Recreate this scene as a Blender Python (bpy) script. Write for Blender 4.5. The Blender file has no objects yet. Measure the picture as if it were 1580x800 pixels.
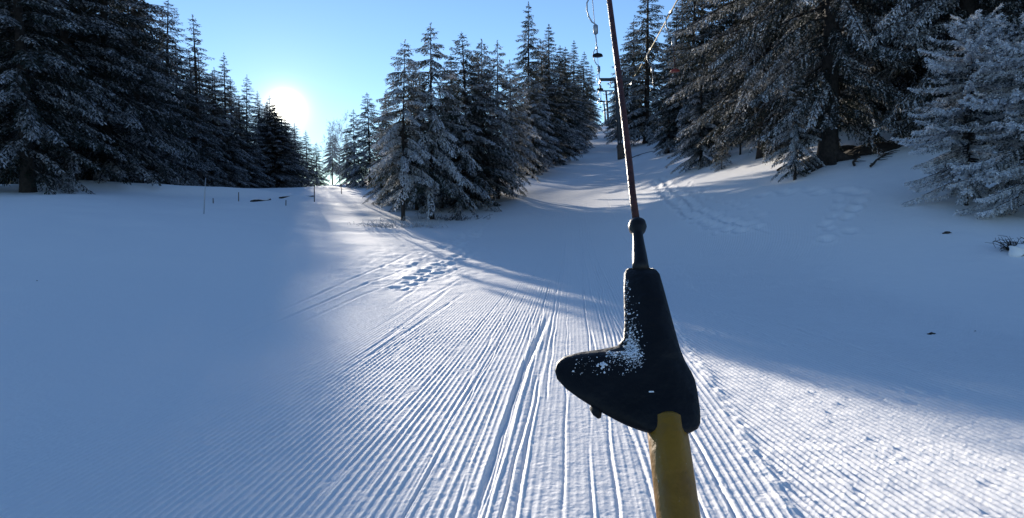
import bpy, math, random
import numpy as np
from math import radians as R_
C = bpy.context.scene

# ------------------------------------------------------------------ camera
F, HX, HY, HOR, EYE = 1030.0, 790.0, 400.0, 335.0, 1.6
PITCH = math.atan((HY-HOR)/F)
cam = bpy.data.objects.new('camera', bpy.data.cameras.new('camera'))
C.collection.objects.link(cam); C.camera = cam
cam.data.sensor_width = 36.0
cam.data.lens = 36.0*F/1580.0
cam.location = (0, 0, EYE)
cam.rotation_euler = (math.pi/2-PITCH, 0, 0)
cam.data.clip_start = 0.05; cam.data.clip_end = 9000

# ------------------------------------------------------------------ world, sun, exposure
SUN_PX, SUN_PY = 440.0, 168.0
def ray(px, py):
    a = (px-HX)/F; b = (HY-py)/F
    return np.array([a, math.cos(PITCH)+b*math.sin(PITCH), -math.sin(PITCH)+b*math.cos(PITCH)])
def at(px, py, Y):
    d = ray(px, py); return d*(Y/d[1])+np.array([0, 0, EYE])
sd = ray(SUN_PX, SUN_PY); sd /= np.linalg.norm(sd)
SUN_EL = math.asin(sd[2]); SUN_AZ = math.atan2(sd[0], sd[1])       # azimuth from +Y towards +X
w = bpy.data.worlds.new('World'); C.world = w; w.use_nodes = True
nt = w.node_tree; nt.nodes.clear()
out = nt.nodes.new('ShaderNodeOutputWorld'); bg = nt.nodes.new('ShaderNodeBackground')
sky = nt.nodes.new('ShaderNodeTexSky'); sky.sky_type = 'NISHITA'; sky.sun_disc = False
sky.sun_elevation = SUN_EL; sky.sun_rotation = SUN_AZ
sky.altitude = 1500; sky.air_density = 1.0; sky.dust_density = 0.0; sky.ozone_density = 2.5
bg.inputs[1].default_value = 0.118
hsv = nt.nodes.new('ShaderNodeHueSaturation'); hsv.inputs['Saturation'].default_value = 1.04; hsv.inputs['Hue'].default_value = .508
nt.links.new(sky.outputs[0], hsv.inputs['Color']); nt.links.new(hsv.outputs[0], bg.inputs[0])
# the solar disc and its aureole, fixed in the sky's own directions
tc = nt.nodes.new('ShaderNodeTexCoord'); vm = nt.nodes.new('ShaderNodeVectorMath'); vm.operation = 'DOT_PRODUCT'
vm.inputs[1].default_value = sd
nt.links.new(tc.outputs['Generated'], vm.inputs[0])
mx = nt.nodes.new('ShaderNodeMath'); mx.operation = 'MAXIMUM'; mx.inputs[1].default_value = 0
nt.links.new(vm.outputs['Value'], mx.inputs[0])
prev = bg
for power, strength, col in ((17000, 30, (1, .95, .80)), (3000, .5, (1, .80, .42)), (350, .06, (1, .80, .46)), (45, .022, (1, .84, .60))):
    p = nt.nodes.new('ShaderNodeMath'); p.operation = 'POWER'; p.inputs[1].default_value = power
    s = nt.nodes.new('ShaderNodeMath'); s.operation = 'MULTIPLY'; s.inputs[1].default_value = strength
    b = nt.nodes.new('ShaderNodeBackground'); b.inputs[0].default_value = (*col, 1)
    nt.links.new(mx.outputs[0], p.inputs[0]); nt.links.new(p.outputs[0], s.inputs[0]); nt.links.new(s.outputs[0], b.inputs[1])
    a = nt.nodes.new('ShaderNodeAddShader'); nt.links.new(prev.outputs[0], a.inputs[0]); nt.links.new(b.outputs[0], a.inputs[1]); prev = a
nt.links.new(prev.outputs[0], out.inputs[0])
sl = bpy.data.lights.new('sun', 'SUN'); sl.energy = 5.0; sl.angle = R_(0.55); sl.color = (1, .91, .78)
so = bpy.data.objects.new('sun', sl); C.collection.objects.link(so)
from mathutils import Vector
so.rotation_euler = Vector(sd.tolist()).to_track_quat('Z', 'Y').to_euler(); so.location = (sd*50).tolist()
C.view_settings.view_transform = 'Standard'; C.view_settings.look = 'None'
C.view_settings.gamma = 1; C.view_settings.exposure = 1.0
try:
    C.cycles.max_bounces = 5; C.cycles.diffuse_bounces = 3; C.cycles.glossy_bounces = 2
    C.cycles.sample_clamp_indirect = 4
except Exception: pass

# ------------------------------------------------------------------ helpers
def mesh(name, V, Fc, mat, smooth=False, attrs=None):
    """V (n,3) array; Fc (m,k) int array of one polygon size."""
    me = bpy.data.meshes.new(name); V = np.asarray(V, dtype=np.float32)
    if isinstance(Fc, np.ndarray):
        m, k = Fc.shape
        me.vertices.add(len(V)); me.vertices.foreach_set('co', V.ravel())
        me.loops.add(m*k); me.loops.foreach_set('vertex_index', Fc.astype(np.int32).ravel())
        me.polygons.add(m); me.polygons.foreach_set('loop_start', np.arange(0, m*k, k, dtype=np.int32))
        me.polygons.foreach_set('loop_total', np.full(m, k, dtype=np.int32))
        me.update(calc_edges=True)
    else:
        me.from_pydata(V.tolist(), [], Fc)
    if attrs:
        for an, av in attrs.items():
            at_ = me.attributes.new(an, 'FLOAT', 'POINT'); at_.data.foreach_set('value', np.asarray(av, dtype=np.float32))
    if smooth: me.polygons.foreach_set('use_smooth', np.ones(len(me.polygons), dtype=bool))
    if mat: me.materials.append(mat)
    return me
def link(name, data, parent=None):
    o = bpy.data.objects.new(name, data); C.collection.objects.link(o)
    if parent is not None: o.parent = parent
    return o
def tag(o, label, cat, group=None, kind=None):
    o['label'] = label; o['category'] = cat
    if group: o['group'] = group
    if kind: o['kind'] = kind
    return o
def tube(path, radii, n=10, cap=True):
    """returns verts, faces(list) of a tube along path"""
    P = np.array(path, float); m = len(P); V = []; Fc = []
    T = np.gradient(P, axis=0); T /= np.linalg.norm(T, axis=1)[:, None]+1e-9
    ref = np.array([1., 0, 0]) if abs(T[0][0]) < .8 else np.array([0, 1., 0])
    for i in range(m):
        a = np.cross(T[i], ref); a /= np.linalg.norm(a); b = np.cross(T[i], a)
        for k in range(n):
            t = 2*math.pi*k/n; V.append(P[i]+radii[i]*(a*math.cos(t)+b*math.sin(t)))
    for i in range(m-1):
        for k in range(n):
            Fc.append((i*n+k, i*n+(k+1) % n, (i+1)*n+(k+1) % n, (i+1)*n+k))
    if cap:
        Fc.append(tuple(range(n))[::-1]); Fc.append(tuple((m-1)*n+k for k in range(n)))
    return V, Fc
def join(*parts):
    V = []; Fc = []
    for v, f in parts:
        o = len(V); V += list(v); Fc += [tuple(i+o for i in q) for q in f]
    return V, Fc
def box(c, s):
    c = np.array(c, float); s = np.array(s, float)/2
    V = [c+s*np.array([x, y, z]) for x in (-1, 1) for y in (-1, 1) for z in (-1, 1)]
    return V, [(0, 1, 3, 2), (4, 6, 7, 5), (0, 4, 5, 1), (2, 3, 7, 6), (0, 2, 6, 4), (1, 5, 7, 3)]

# value noise
_rs = np.random.RandomState(5); _tab = _rs.rand(256, 256).astype(np.float32)
def vn(x, y):
    xi = np.floor(x).astype(np.int64); yi = np.floor(y).astype(np.int64); fx = x-xi; fy = y-yi
    fx = fx*fx*(3-2*fx); fy = fy*fy*(3-2*fy)
    a = _tab[xi & 255, yi & 255]; b = _tab[(xi+1) & 255, yi & 255]; c = _tab[xi & 255, (yi+1) & 255]; d = _tab[(xi+1) & 255, (yi+1) & 255]
    return (a*(1-fx)+b*fx)*(1-fy)+(c*(1-fx)+d*fx)*fy-.5
def ss(x, a, b):
    t = np.clip((x-a)/(b-a), 0, 1); return t*t*(3-2*t)

# ------------------------------------------------------------------ materials
def pmat(name, col, rough=.6, metal=0, spec=.4, bump=0, bscale=30, var=0, vscale=6):
    m = bpy.data.materials.new(name); m.use_nodes = True; t = m.node_tree; p = t.nodes['Principled BSDF']
    p.inputs['Base Color'].default_value = (*col, 1); p.inputs['Roughness'].default_value = rough
    p.inputs['Metallic'].default_value = metal; p.inputs['Specular IOR Level'].default_value = spec
    tcn = t.nodes.new('ShaderNodeTexCoord')
    if var:
        n = t.nodes.new('ShaderNodeTexNoise'); n.inputs['Scale'].default_value = vscale; n.inputs['Detail'].default_value = 5
        r = t.nodes.new('ShaderNodeValToRGB'); r.color_ramp.elements[0].position = .35; r.color_ramp.elements[1].position = .65
        r.color_ramp.elements[0].color = (*[c*(1-var) for c in col], 1); r.color_ramp.elements[1].color = (*[min(1, c*(1+var)) for c in col], 1)
        t.links.new(tcn.outputs['Object'], n.inputs['Vector']); t.links.new(n.outputs['Fac'], r.inputs['Fac']); t.links.new(r.outputs[0], p.inputs['Base Color'])
    if bump:
        n = t.nodes.new('ShaderNodeTexNoise'); n.inputs['Scale'].default_value = bscale; n.inputs['Detail'].default_value = 4
        b = t.nodes.new('ShaderNodeBump'); b.inputs['Strength'].default_value = bump; b.inputs['Distance'].default_value = .02
        t.links.new(tcn.outputs['Object'], n.inputs['Vector']); t.links.new(n.outputs['Fac'], b.inputs['Height']); t.links.new(b.outputs[0], p.inputs['Normal'])
    return m
def foliage_mat(name, green, frost, under=-.8):
    m = bpy.data.materials.new(name); m.use_nodes = True; t = m.node_tree; p = t.nodes['Principled BSDF']
    p.inputs['Roughness'].default_value = .75; p.inputs['Specular IOR Level'].default_value = .15
    a = t.nodes.new('ShaderNodeAttribute'); a.attribute_name = 'frost'
    g = t.nodes.new('ShaderNodeNewGeometry')
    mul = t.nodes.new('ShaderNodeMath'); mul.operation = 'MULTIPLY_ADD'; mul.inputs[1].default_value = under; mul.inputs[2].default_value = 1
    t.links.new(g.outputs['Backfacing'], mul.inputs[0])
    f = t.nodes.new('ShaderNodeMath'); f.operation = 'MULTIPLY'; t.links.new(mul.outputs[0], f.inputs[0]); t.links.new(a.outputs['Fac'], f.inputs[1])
    mixc = t.nodes.new('ShaderNodeMix'); mixc.data_type = 'RGBA'
    mixc.inputs[6].default_value = (*green, 1); mixc.inputs[7].default_value = (*frost, 1)
    t.links.new(f.outputs[0], mixc.inputs[0]); t.links.new(mixc.outputs[2], p.inputs['Base Color'])
    tr = t.nodes.new('ShaderNodeBsdfTranslucent'); t.links.new(mixc.outputs[2], tr.inputs[0])
    ms = t.nodes.new('ShaderNodeMixShader'); ms.inputs[0].default_value = .18
    t.links.new(p.outputs[0], ms.inputs[1]); t.links.new(tr.outputs[0], ms.inputs[2]); t.links.new(ms.outputs[0], t.nodes['Material Output'].inputs[0])
    return m
M = {}
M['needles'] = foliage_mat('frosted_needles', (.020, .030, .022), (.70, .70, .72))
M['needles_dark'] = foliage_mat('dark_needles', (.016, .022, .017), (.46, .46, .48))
M['rime'] = foliage_mat('rime_needles', (.030, .038, .036), (.88, .89, .91), -.25)
M['rime_old'] = foliage_mat('old_rime_needles', (.022, .028, .024), (.70, .70, .71), -.75)
M['frost_twig'] = pmat('frosted_twigs', (.38, .38, .39), .9)
M['bark'] = pmat('bark', (.030, .024, .020), .9, bump=.8, bscale=14, var=.4, vscale=9)
M['birch'] = pmat('birch_bark', (.35, .33, .31), .8, bump=.4, var=.3)
M['rubber'] = pmat('black_rubber', (.006, .006, .007), .55, spec=.22, bump=.25, bscale=60, var=.3, vscale=20)
M['rubber_neck'] = pmat('neck_rubber', (.008, .008, .009), .4, spec=.25, bump=.1, bscale=40)
M['yellow'] = pmat('yellow_paint', (.27, .128, .002), .42, spec=.5, bump=.12, bscale=90, var=.22, vscale=18)
def worn(m):
    t = m.node_tree; p = t.nodes['Principled BSDF']; src = p.inputs['Base Color'].links[0].from_socket
    tc_ = t.nodes.new('ShaderNodeTexCoord')
    for scale, lo, hi, col in ((55, .64, .68, (.05, .035, .02)), (160, .70, .73, (.55, .50, .38)), (14, .5, .75, (.13, .055, .004))):
        n = t.nodes.new('ShaderNodeTexNoise'); n.inputs['Scale'].default_value = scale; n.inputs['Detail'].default_value = 6
        mr = t.nodes.new('ShaderNodeMapRange'); mr.inputs['From Min'].default_value = lo; mr.inputs['From Max'].default_value = hi
        mixc = t.nodes.new('ShaderNodeMix'); mixc.data_type = 'RGBA'; mixc.inputs[7].default_value = (*col, 1)
        t.links.new(tc_.outputs['Object'], n.inputs['Vector']); t.links.new(n.outputs['Fac'], mr.inputs['Value'])
        t.links.new(mr.outputs[0], mixc.inputs[0]); t.links.new(src, mixc.inputs[6]); src = mixc.outputs[2]
    t.links.new(src, p.inputs['Base Color'])
worn(M['yellow'])
M['rust'] = pmat('red_brown_rod', (.065, .018, .013), .5, metal=.0, spec=.35, bump=.5, bscale=120, var=.35, vscale=60)
M['steel'] = pmat('dark_steel', (.07, .075, .08), .5, metal=.6, bump=.2, var=.2)
M['galv'] = pmat('galvanised', (.36, .37, .38), .45, metal=.7)
M['sunlit_cable'] = pmat('sunlit_cable', (.38, .30, .14), .8)  # right steel cable, with sunlight put into its pale yellow colour
M['redplate'] = pmat('red_plate', (.25, .03, .02), .5)
M['wood'] = pmat('weathered_wood', (.12, .09, .07), .9, bump=.5, var=.3)
M['white'] = pmat('white_plate', (.75, .75, .75), .5)
M['snowbit'] = pmat('snow_bits', (.86, .88, .92), .6, spec=.3, bump=.4, bscale=200)
M['earth'] = pmat('bare_earth', (.035, .026, .020), .95, bump=.8, bscale=20, var=.4)

def snow_mat():
    m = bpy.data.materials.new('snow'); m.use_nodes = True; t = m.node_tree; p = t.nodes['Principled BSDF']
    p.inputs['Base Color'].default_value = (.89, .875, .86, 1); p.inputs['Roughness'].default_value = .7
    p.inputs['Specular IOR Level'].default_value = .06
    tcn = t.nodes.new('ShaderNodeTexCoord'); prevn = None
    for sc, st, dist in ((220, .35, .004), (28, .35, .012), (3.1, .25, .05)):
        n = t.nodes.new('ShaderNodeTexNoise'); n.inputs['Scale'].default_value = sc; n.inputs['Detail'].default_value = 3
        b = t.nodes.new('ShaderNodeBump'); b.inputs['Strength'].default_value = st; b.inputs['Distance'].default_value = dist
        t.links.new(tcn.outputs['Object'], n.inputs['Vector']); t.links.new(n.outputs['Fac'], b.inputs['Height'])
        if prevn: t.links.new(prevn.outputs[0], b.inputs['Normal'])
        prevn = b
    t.links.new(prevn.outputs[0], p.inputs['Normal'])
    return m
M['snow'] = snow_mat()

# ------------------------------------------------------------------ terrain
YS = [3, 4, 8, 11, 14, 17, 20, 25, 30, 36, 45, 60, 80, 110, 150, 175, 200, 260]
PROFILE = {   # ground height along directions fanning out from the tow track's foot
 -1500: [0, 0, 0, .05, .3, .6, 1.0, 1.6, 2.2, 3.0, 3.6, 4.5, 5.5, 7, 9, 10, 11, 9],
 100: [0, 0, 0, .05, .2, .5, .9, 1.55, 2.2, 3.0, 3.6, 4.5, 5.5, 7, 9, 10, 11, 9],
 300: [0, 0, 0, .03, .15, .4, .75, 1.3, 1.75, 2.25, 3.0, 4.0, 5.0, 6.3, 8, 9, 10, 9],
 450: [0, 0, 0, .02, .1, .3, .55, 1.0, 1.5, 2.0, 2.8, 3.8, 4.9, 6.1, 7.8, 8.7, 9.6, 8],
 560: [0, 0, 0, .02, .05, .15, .3, .6, .95, 1.45, 2.3, 3.6, 5.1, 7.0, 9, 10, 11, 8],
 650: [0, 0, 0, .02, .05, .12, .25, .5, .8, 1.15, 2.0, 3.8, 6, 9, 12, 13, 14, 10],
 800: [0, 0, 0, .02, .05, .12, .22, .45, .75, 1.3, 2.5, 4.9, 8.0, 12, 16.5, 18, 19, 14],
 900: [0, 0, 0, .03, .06, .15, .3, .6, 1.0, 1.6, 2.8, 5.2, 8.9, 14.6, 22, 25.6, 26, 18],
 950: [0, 0, .01, .04, .1, .22, .4, .8, 1.35, 2.1, 3.4, 6.0, 9.4, 14.8, 22.6, 26.6, 27, 20],
 1100: [0, 0, .02, .1, .3, .7, 1.2, 2.1, 3.2, 4.6, 6.5, 9, 12.5, 17.5, 25, 28, 30, 25],
 1300: [0, 0, .05, .3, .9, 1.8, 2.8, 4.5, 6, 7.5, 9.5, 13, 17, 22, 28, 31, 33, 28],
 1500: [0, 0, .1, .45, 1.2, 2.4, 3.6, 5.3, 7, 8.7, 11, 15, 19, 24, 30, 33, 35, 30],
 1900: [0, .1, .4, 1.0, 2.0, 3.3, 4.6, 6.3, 8, 10, 13, 17, 21, 26, 31, 34, 36, 31],
 3200: [0, .15, .8, 1.6, 2.8, 4.2, 5.4, 7.3, 9, 11, 14, 18, 22, 27, 32, 35, 37, 32]}
_px = np.array(sorted(PROFILE)); _tab2 = np.array([PROFILE[k] for k in _px], float)
GA = np.linspace(math.atan((-1500-HX)/F), math.atan((3200-HX)/F), 420); GL_ = np.linspace(math.log(3), math.log(260), 700)
_t1 = np.array([np.interp(GL_, np.log(YS), row) for row in _tab2])
_pa = np.arctan((_px-HX)/F); GT = np.array([np.interp(GA, _pa, _t1[:, j]) for j in range(len(GL_))]).T
def _blur(A, s, ax):
    k = np.arange(-3*s, 3*s+1); g = np.exp(-.5*(k/s)**2); g /= g.sum()
    P = np.pad(A, [(3*s, 3*s) if i == ax else (0, 0) for i in range(2)], mode='edge')
    return np.apply_along_axis(lambda v: np.convolve(v, g, 'valid'), ax, P)
GT = _blur(_blur(GT, 9, 0), 14, 1)
def macro(x, y):
    x = np.asarray(x, float); y = np.asarray(y, float)
    yy = np.maximum(y, 1.0); a = np.arctan2(x, yy); l = np.log(np.clip(yy, 3, 260))
    fa = np.clip((a-GA[0])/(GA[1]-GA[0]), 0, len(GA)-1.001); fl = np.clip((l-GL_[0])/(GL_[1]-GL_[0]), 0, len(GL_)-1.001)
    ia = fa.astype(int); il = fl.astype(int); fa = fa-ia; fl = fl-il
    s = GT[ia, il]*(1-fa)*(1-fl)+GT[ia+1, il]*fa*(1-fl)+GT[ia, il+1]*(1-fa)*fl+GT[ia+1, il+1]*fa*fl
    s = s*ss(y, 0, 3)+(-.02*np.clip(-y, 0, 100))*(y < 0)
    r = np.hypot(x, y-60); f = ss(r, 190, 420)
    z = s*(1-f)+f*(-25)
    # low snow bank with a hollow in front of the left forest
    d = y-(44+.42*(x+24)); bank = np.exp(-(d/2.2)**2)*ss(x, -33, -27)*(1-ss(x, -19, -13))
    return z+.6*bank+.10*vn(x*.35+3, y*.35)*ss(np.hypot(x, y), 18, 30)
def gz(x, y): return float(macro(np.array([x]), np.array([y]))[0])

def ground_at(px, py):
    """world point where the view ray meets the ground"""
    d = ray(px, py); t = 1.0
    ts = np.concatenate([np.linspace(1, 40, 600), np.linspace(40, 220, 800)])
    X = d[0]*ts; Yv = d[1]*ts; Z = EYE+d[2]*ts; below = Z < macro(X, Yv)
    i = int(np.argmax(below)) if below.any() else len(ts)-1
    return np.array([X[i], Yv[i], macro(X[i:i+1], Yv[i:i+1])[0]])

trails = []      # (points, kind)
def prints(pts, step, size, depth, wob, seed):
    rs = random.Random(seed); P = [ground_at(*p)[:2] for p in pts]; o = []
    for a, b in zip(P[:-1], P[1:]):
        L = np.linalg.norm(b-a); n = max(1, int(L/step)); dirv = (b-a)/max(L, .01)
        for i in range(n):
            q = a+(b-a)*(i+rs.random()*.5)/n+np.array([-dirv[1], dirv[0]])*((i % 2)*2-1)*wob*(0.6+rs.random()*.8)
            o.append((q[0], q[1], dirv, size*(.8+.5*rs.random()), depth*(.6+.7*rs.random())))
    return o
footprints = (prints([(1005, 268), (1035, 300), (1070, 328), (1110, 345), (1165, 356)], .3, .16, .085, .2, 1)
              + prints([(1040, 290), (1080, 318), (1150, 352)], .5, .13, .05, .5, 5)
              + prints([(1312, 305), (1302, 330), (1288, 352), (1295, 372)], .33, .13, .07, .2, 2)
              + prints([(1180, 300), (1260, 296), (1350, 300)], .5, .16, .07, .1, 3)
              + prints([(615, 448), (650, 428), (700, 402), (722, 388)], .34, .13, .045, .16, 4)
              + prints([(690, 385), (760, 330), (840, 275)], .5, .16, .06, .25, 8))
ski = [([(250, 560), (400, 495), (540, 432), (650, 384)], .014), ([(260, 572), (410, 505), (560, 440), (670, 396)], .014), ([(420, 520), (560, 455), (700, 398)], .010),
       ([(500, 600), (560, 556), (640, 505), (720, 450)], .012), ([(505, 590), (600, 520), (700, 440)], .010), ([(560, 520), (640, 470), (720, 425)], .010),
       ([(540, 560), (610, 535), (700, 505)], .006), ([(590, 480), (650, 440), (730, 405)], .010), ([(575, 500), (660, 515)], .006), ([(600, 455), (690, 410), (760, 385)], .012),
       ([(715, 850), (735, 800), (772, 690), (808, 575), (850, 480)], .026),
       ([(560, 380), (640, 380), (740, 365)], .02), ([(870, 285), (940, 290), (1020, 300)], .03), ([(1060, 330), (1190, 360), (1300, 372)], .02),
       ([(780, 300), (850, 262)], .03), ([(1020, 470), (1200, 500), (1400, 560)], .008)]
def seg_dist(x, y, a, b):
    ab = b-a; t = np.clip(((x-a[0])*ab[0]+(y-a[1])*ab[1])/(ab@ab), 0, 1)
    return np.hypot(x-a[0]-t*ab[0], y-a[1]-t*ab[1])

def detail(x, y):
    """groomed corduroy, tow tracks, ski tracks and footprints in real relief"""
    r = np.hypot(x, y); z = np.zeros_like(x)
    near = r < 40
    xs, ys, rr = x[near], y[near], r[near]
    thL, thR = R_(5.2), R_(-5)
    uL = xs*math.cos(thL)-ys*math.sin(thL); vL = xs*math.sin(thL)+ys*math.cos(thL)
    uR = xs*math.cos(thR)-ys*math.sin(thR); vR = xs*math.sin(thR)+ys*math.cos(thR)
    mR = ss(xs-(1.02+.14*ys+.12*vn(ys*.8, ys*0+3)), -.10, .10)
    def cord(u, v, sp):
        ph = u/sp+.10*vn(u*1.3, v*.5)+.03*vn(u*9, v*9)
        s = 1-np.abs(2*(ph-np.floor(ph))-1); s = ss(s, .25, 1.0)
        br = (.9+.5*vn(u*9+9, v*7)+.5*vn(u*.9, v*.5+7))*(1-.75*ss(vn(u*16, v*5+31)+.5*vn(u*2, v*1.3), .38, .5))
        return s*br
    cL = cord(uL, vL, .052); cR = cord(uR, vR, .056)
    fade = 1-ss(rr, 14, 24)
    # in the tow line the corduroy is skied flat and shows wavering ruts
    tow = np.exp(-((uL-.05)/.55)**2)*(1-mR)
    g = (cL*.0075*(1-mR)+cR*.015*mR)*fade*(1-.8*tow)
    rs = np.random.RandomState(11)
    for k in range(30):
        u0 = rs.normal(.1, .75); wdt = rs.uniform(.007, .014); dp = rs.uniform(.003, .010); amp = rs.uniform(.004, .022)
        dd = uL-(u0+amp*np.sin(vL*rs.uniform(.3, 1.3)+rs.rand()*6)+.006*np.sin(vL*rs.uniform(2, 4)+rs.rand()*6)+.012*vn(vL*2.1+k, vL*0)+rs.normal(0, .008)*vL)
        on = ss(vn(vL*.4+k*7, vL*0+k), -.35, -.1)*(1-mR)
        g = g-dp*np.exp(-(dd/wdt)**2)*on+.5*dp*np.exp(-((dd-2.0*wdt)/(wdt*.8))**2)*on
    rough = (vn(xs*22, ys*22)*.0030+vn(xs*60, ys*50)*.0018)*(1-ss(rr, 12, 26))
    lump = (np.clip(vn(xs*30+40, ys*24)-.2, 0, 1)*.016+np.clip(vn(xs*55+40, ys*50)-.22, 0, 1)*.012)*ss(vn(xs*1.1, ys*.7+20), -.05, .25)*(1-ss(rr, 14, 24))
    seam = np.exp(-((xs-(1.02+.14*ys))/.09)**2)*(.012+.02*vn(xs*17, ys*9))*fade
    # churned snow where skiers swing past the young spruces
    ch = np.exp(-(((xs+2.4)/2.0)**2+((ys-19.5)/5.0)**2)); churn = ch*(vn(xs*3.1, ys*1.9)*.10+vn(xs*8, ys*5)*.05)
    smooth_left = (ss(uL, -4.6, -2.0)*.9+.1)*(1-ss(xs-.1*ys, 3.8, 6.5)*ss(rr, 8, 11))
    zz = (g*smooth_left+rough+lump*smooth_left+seam)*(1-.6*ch)+churn*.6
    for P, dp in skiw:
        L_ = [0]+list(np.cumsum([np.linalg.norm(b-a) for a, b in zip(P[:-1], P[1:])]))
        best = np.full_like(xs, 9.); bt = np.zeros_like(xs)
        for j, (a, b) in enumerate(zip(P[:-1], P[1:])):
            ab = b-a; tt = np.clip(((xs-a[0])*ab[0]+(ys-a[1])*ab[1])/(ab@ab), 0, 1); d_ = np.hypot(xs-a[0]-tt*ab[0], ys-a[1]-tt*ab[1])
            m_ = d_ < best; best[m_] = d_[m_]; bt[m_] = ((L_[j]+tt*(L_[j+1]-L_[j]))/L_[-1])[m_]
        taper = ss(bt, 0, .25)*(1-ss(bt, .8, 1))*(.7+.8*vn(xs*1.7+dp*900, ys*1.7))
        for _one in (0,):
            d = best+.012*vn(xs*9, ys*5); wd = .018+.0015*rr
            zz = zz+taper*(-dp*np.exp(-(d/wd)**2)+.4*dp*np.exp(-((d-2*wd)/(wd*.8))**2))
    for qx, qy, dv, s, dp in footprints:
        m = (np.abs(xs-qx) < .8) & (np.abs(ys-qy) < .9)
        if not m.any(): continue
        a = ((xs[m]-qx)*dv[0]+(ys[m]-qy)*dv[1])/(s*1.5); b = (-(xs[m]-qx)*dv[1]+(ys[m]-qy)*dv[0])/s
        q = a*a+b*b; zz[m] += -dp*np.exp(-q*1.6)+.25*dp*np.exp(-((np.sqrt(q)-1.5)/.35)**2)
    z[near] = zz
    z += .05*vn(x*.9, y*.8)*ss(r, 9, 20)*(1-ss(r, 60, 90))*ss(np.abs(x-.13*y), 5, 10)+.02*vn(x*3, y*3)*ss(x-.2*y, 4, 8)*(1-ss(r, 40, 60))
    return z
skiw = [([ground_at(*p)[:2] for p in pts], dp) for pts, dp in ski]

def build_ground():
    rr = [0.0, .5, 1.0, 1.5, 2.0, 2.5, 3.0]
    r = 3.0
    while r < 230:
        r += min(r*r/2500., .0085*r); rr.append(r)
    while r < 4000: r *= 1.12; rr.append(r)
    rr = np.array(rr[1:])
    A = np.concatenate([np.linspace(-R_(45), R_(45), 1800), np.linspace(R_(45), 2*math.pi-R_(45), 110)[1:-1]])
    na, nr = len(A), len(rr)
    X = rr[:, None]*np.sin(A)[None, :]; Yv = rr[:, None]*np.cos(A)[None, :]
    x = X.ravel(); y = Yv.ravel(); z = macro(x, y)+detail(x, y)
    V = np.c_[x, y, z]; V = np.vstack([V, [[0, 0, gz(0, 0)]]])
    i = np.arange(nr-1)[:, None]*na; k = np.arange(na)[None, :]; k2 = (k+1) % na
    Q = np.stack([(i+k), (i+k2), (i+na+k2), (i+na+k)], -1).reshape(-1, 4)[:, ::-1]
    me = mesh('snow_ground', V, Q, M['snow'], True)
    o = link('snow_ground', me); o['kind'] = 'structure'; o['label'] = 'groomed snow slope with corduroy grooves'; o['category'] = 'snow ground'
    if me.polygons[5000].normal.z < 0: me.flip_normals()
    # the small disc under the camera
    Vc = np.vstack([V[:na], V[-1:]]); Tc = np.c_[np.arange(na), (np.arange(na)+1) % na, np.full(na, na)][:, ::-1]
    return o
build_ground()

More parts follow.
